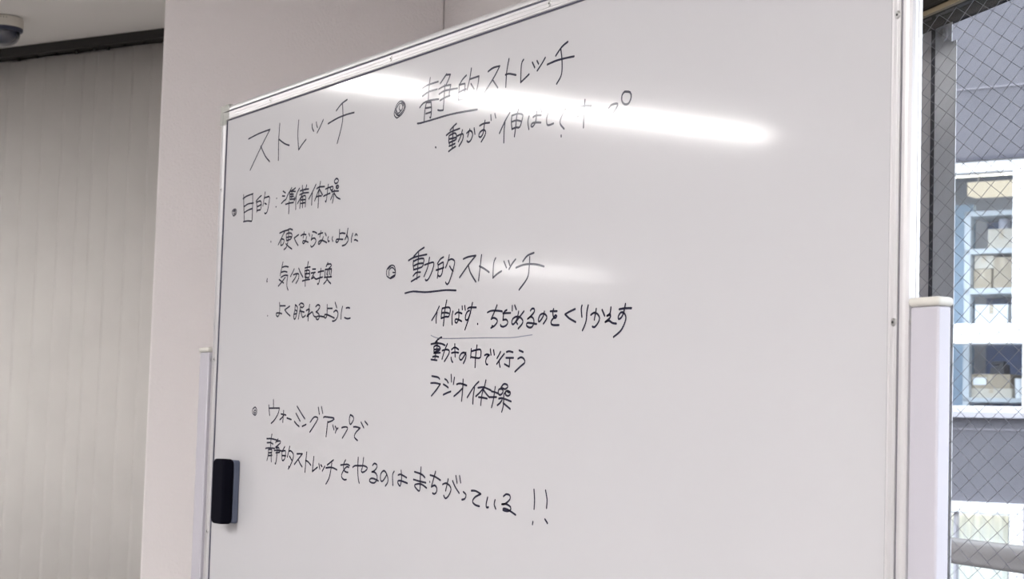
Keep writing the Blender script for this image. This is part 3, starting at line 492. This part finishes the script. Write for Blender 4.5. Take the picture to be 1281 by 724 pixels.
fb = thing('building', F(0, 0, -3.2), 'grey sided building across the street with white framed windows', 'building')
AU0, AU1, AZ0, AZ1 = -1.30, 0.42, 1.443, 3.555
BU0, BU1, BZ0, BZ1 = -1.30, 0.355, -1.30, 0.705
sd = MB()
def front(u0, u1, z0, z1): sd.box(u0, u1, 0.0, 0.25, z0, z1, F)
U0, U1, Z0, Z1 = -9.0, 9.0, -3.2, 8.5
front(U0, AU0, Z0, Z1); front(AU1, U1, Z0, Z1); front(AU0, AU1, AZ1, Z1); front(AU0, AU1, BZ1, AZ0)
front(BU1, AU1, BZ0, BZ1); front(AU0, AU1, Z0, BZ0)
sd.build('siding', M['siding'], fb, label='grey siding')
for z in (4.182, 1.309, 6.8):
    MB().box(U0, U1, -0.012, 0.0, z - 0.006, z + 0.006, F).build('seam_strip', M['seam'], fb)
# upper window
f = MB()
f.box(AU0, AU1, -0.05, 0.12, 3.461, AZ1, F); f.box(AU0, AU1, -0.05, 0.12, 2.020, 2.188, F); f.box(AU0, AU1, -0.05, 0.12, 1.498, AZ0 + 0.0, F)
f.box(AU0, AU1, -0.05, 0.12, AZ0, 1.500, F)
f.box(0.335, AU1, -0.05, 0.12, 1.500, 2.020, F); f.box(0.240, AU1, -0.05, 0.12, 2.188, 3.461, F)
f.box(AU0, AU0 + 0.08, -0.05, 0.12, 1.500, 2.020, F); f.box(AU0, AU0 + 0.08, -0.05, 0.12, 2.188, 3.461, F)
up = f.build('window_frame', M['white'], fb, bevel=0.008, label='white window frame')
MB().box(AU0 + 0.08, 0.240, 0.055, 0.063, 2.188, 3.461, F).build('pane', M['shopglass'], up)
MB().box(AU0 + 0.08, 0.335, 0.055, 0.063, 1.500, 2.020, F).build('pane', M['shopglass'], up)
MB().box(AU0 - 0.05, AU1 + 0.05, -0.09, 0.0, AZ1, AZ1 + 0.030, F).build('shadow_strip', M['slate'], fb)  # dark strip standing in for the shadow line over the frame
MB().box(AU0 - 0.05, AU1 + 0.05, -0.10, 0.0, 1.405, AZ0, F).build('window_sill', M['lilac'], fb)
# lower window with a curtain
f = MB()
f.box(BU0, BU1, -0.05, 0.12, 0.620, BZ1, F); f.box(0.236, BU1, -0.05, 0.12, BZ0, 0.620, F); f.box(BU0, BU0 + 0.08, -0.05, 0.12, BZ0, 0.620, F); f.box(BU0 + 0.08, 0.236, -0.05, 0.12, BZ0, BZ0 + 0.08, F)
lo = f.build('window_frame', M['white'], fb, bevel=0.008, label='white window frame')
MB().box(0.210, 0.236, 0.0, 0.09, BZ0 + 0.08, 0.620, F).build('gasket', M['gasket'], lo)
MB().box(-0.285, -0.262, 0.03, 0.09, BZ0 + 0.08, 0.620, F).build('gasket', M['lilac'], lo)
MB().box(BU0 + 0.08, 0.210, 0.055, 0.063, BZ0 + 0.08, 0.620, F).build('pane', M['shopglass'], lo)
cu = MB(); n = 120; vs = []
for z in (0.60, BZ0 + 0.09):
    for k in range(n + 1):
        u = BU0 + 0.09 + (0.21 - BU0 - 0.09) * k / n
        vs.append(F(u, 0.17 + 0.020 * math.sin(k * 0.9), z))
cu.add(vs, [(k, k + 1, n + 2 + k, n + 1 + k) for k in range(n)])
cu = cu.build('curtain', M['curtain'], fb, smooth=True); cu.modifiers.new('thick', 'SOLIDIFY').thickness = 0.002
MB().box(BU1 + 0.004, BU1 + 0.05, -0.06, 0.0, BZ0, BZ1, F).build('downpipe', M['lilac'], fb)
# the rooms behind
ir = MB()
ir.box(-1.9, 1.9, 2.4, 2.5, 1.30, 3.75, F); ir.box(-1.9, -1.8, 0.25, 2.4, 1.30, 3.75, F); ir.box(1.8, 1.9, 0.25, 2.4, 1.30, 3.75, F)
ir.box(-1.9, 1.9, 0.25, 2.5, 3.75, 3.85, F); ir.box(-1.9, 1.9, 0.25, 2.5, 1.20, 1.30, F)
ir.box(-1.9, 1.9, 0.75, 0.80, -1.5, 1.20, F)
ir.build('interior_wall', M['inner'], fb)
MB().box(-1.7, 1.7, 1.2, 1.5, 3.66, 3.74, F).build('room_fill_light', M['shop_fill_glow'], fb)  # unseen fill light, added to brighten the shelves
MB().box(-1.2, 0.3, 0.28, 0.40, 0.72, 0.76, F).build('room_fill_light', M['low_fill_glow'], fb)  # hidden glow added behind the curtain to whiten it
# the shelf unit and what stands on it
su = thing('shelf_unit', F(-0.2, 0.7, 1.30), 'pale shelf unit inside the upper window of the building opposite', 'shelf')
def board_(name, u0, u1, d0, d1, z0, z1, m, parent, **k): return MB().box(u0, u1, d0, d1, z0, z1, F).build(name, M[m], parent, bevel=0.004, **k)
board_('upright', -0.418, -0.358, 0.47, 0.53, 1.30, 3.20, 'shelf', su); board_('upright', 0.33, 0.39, 0.47, 0.53, 1.30, 3.20, 'shelf', su)
board_('back_panel', -0.418, 0.39, 0.95, 0.97, 1.30, 3.20, 'blue', su, label='blue back panel')
for z0, z1 in ((2.826, 2.872), (2.478, 2.530), (2.18, 2.225), (1.545, 1.585), (3.155, 3.20)):
    board_('shelf_board', -0.418, 0.39, 0.47, 0.95, z0, z1, 'shelf', su)
sp = MB().box(-1.2, -0.46, 0.75, 0.80, 1.30, 3.30, F).build('screen', M['skyblue']); tag(sp, 'light blue panel left of the shelves in the building opposite', 'panel')
lb = thing('light_box', F(-0.19, 0.6, 3.74), 'glowing cream light box hanging above the shelves opposite', 'light')
MB().box(-0.42, 0.05, 0.52, 0.70, 3.345, 3.465, F).build('diffuser', M['shop_fill_glow2'], lb, bevel=0.006)
for u in (-0.35, -0.02): MB().tube(F(u, 0.6, 3.46), F(u, 0.6, 3.75), 0.006, 8).build('rod', M['screw'], lb)
def carton(u0, u1, z0, z1, m, label, d0=0.52, d1=0.86, paper=False):
    t = thing('cardboard_box', F((u0 + u1) / 2, (d0 + d1) / 2, z0), label, 'box', 'boxes on the shelves across the street')
    MB().box(u0, u1, d0, d1, z0, z1, F).build('carton', M[m], t, bevel=0.005)
    um = (u0 + u1) / 2
    MB().box(um - 0.02, um + 0.02, d0 - 0.0015, d0, z1 - min(0.10, (z1 - z0) * 0.5), z1 - 0.002, F).build('tape', M['tape'], t)
    if paper: MB().box(u0 + 0.03, u0 + 0.15, d0 - 0.0025, d0 - 0.0005, z0 + 0.03, z1 - 0.03, F).build('paper_label', M['label'], t)
carton(-0.225, 0.030, 2.872, 3.045, 'palecard', 'pale cardboard box on the upper shelf opposite')
carton(-0.350, -0.185, 2.530, 2.700, 'card', 'left brown cardboard box on the middle shelf opposite')
carton(-0.345, -0.165, 2.702, 2.818, 'palecard', 'small pale box stacked on the left middle shelf box')
carton(-0.170, 0.000, 2.530, 2.800, 'card', 'right tall brown cardboard box on the middle shelf opposite')
carton(-0.335, -0.031, 2.225, 2.390, 'label', 'plain white box on the shelf below, in the building opposite')
carton(-0.373, -0.004, 1.668, 1.790, 'card', 'flat brown box with a white label, behind the lower pane opposite', paper=True)
carton(-0.365, 0.010, 1.585, 1.668, 'palecard', 'flat pale box under the labelled box opposite')
cp = MB().lathe([(0, 0), (0.040, 0), (0.046, 0.17), (0.042, 0.17), (0.037, 0.01), (0, 0.01)], F(0.058, 0.58, 1.585), 28).build('paper_cup', M['label'], smooth=True)
tag(cp, 'tall white cup on the lowest shelf, right of the cardboard boxes', 'cup')
kt = thing('telephone', F(-0.14, 0.6, 1.79), 'black desk telephone on top of the labelled cardboard box opposite', 'telephone')
MB().prism([F(-0.205, 0.54, 1.790), F(-0.070, 0.54, 1.790), F(-0.075, 0.54, 1.880), F(-0.195, 0.54, 1.850)], (FN.x * 0.14, FN.y * 0.14, 0)).build('body', M['black'], kt, bevel=0.006)
MB().box(-0.200, -0.075, 0.56, 0.61, 1.868, 1.905, F).build('handset', M['black'], kt, bevel=0.010)
bn = MB().lathe([(0, 0), (0.052, 0), (0.055, 0.02), (0.055, 0.075), (0.045, 0.09), (0, 0.09)], F(-0.10, 0.60, 3.047), 24).build('tape_roll', M['lilac'], smooth=True)
tag(bn, 'grey roll standing on the topmost pale cardboard box opposite', 'roll')
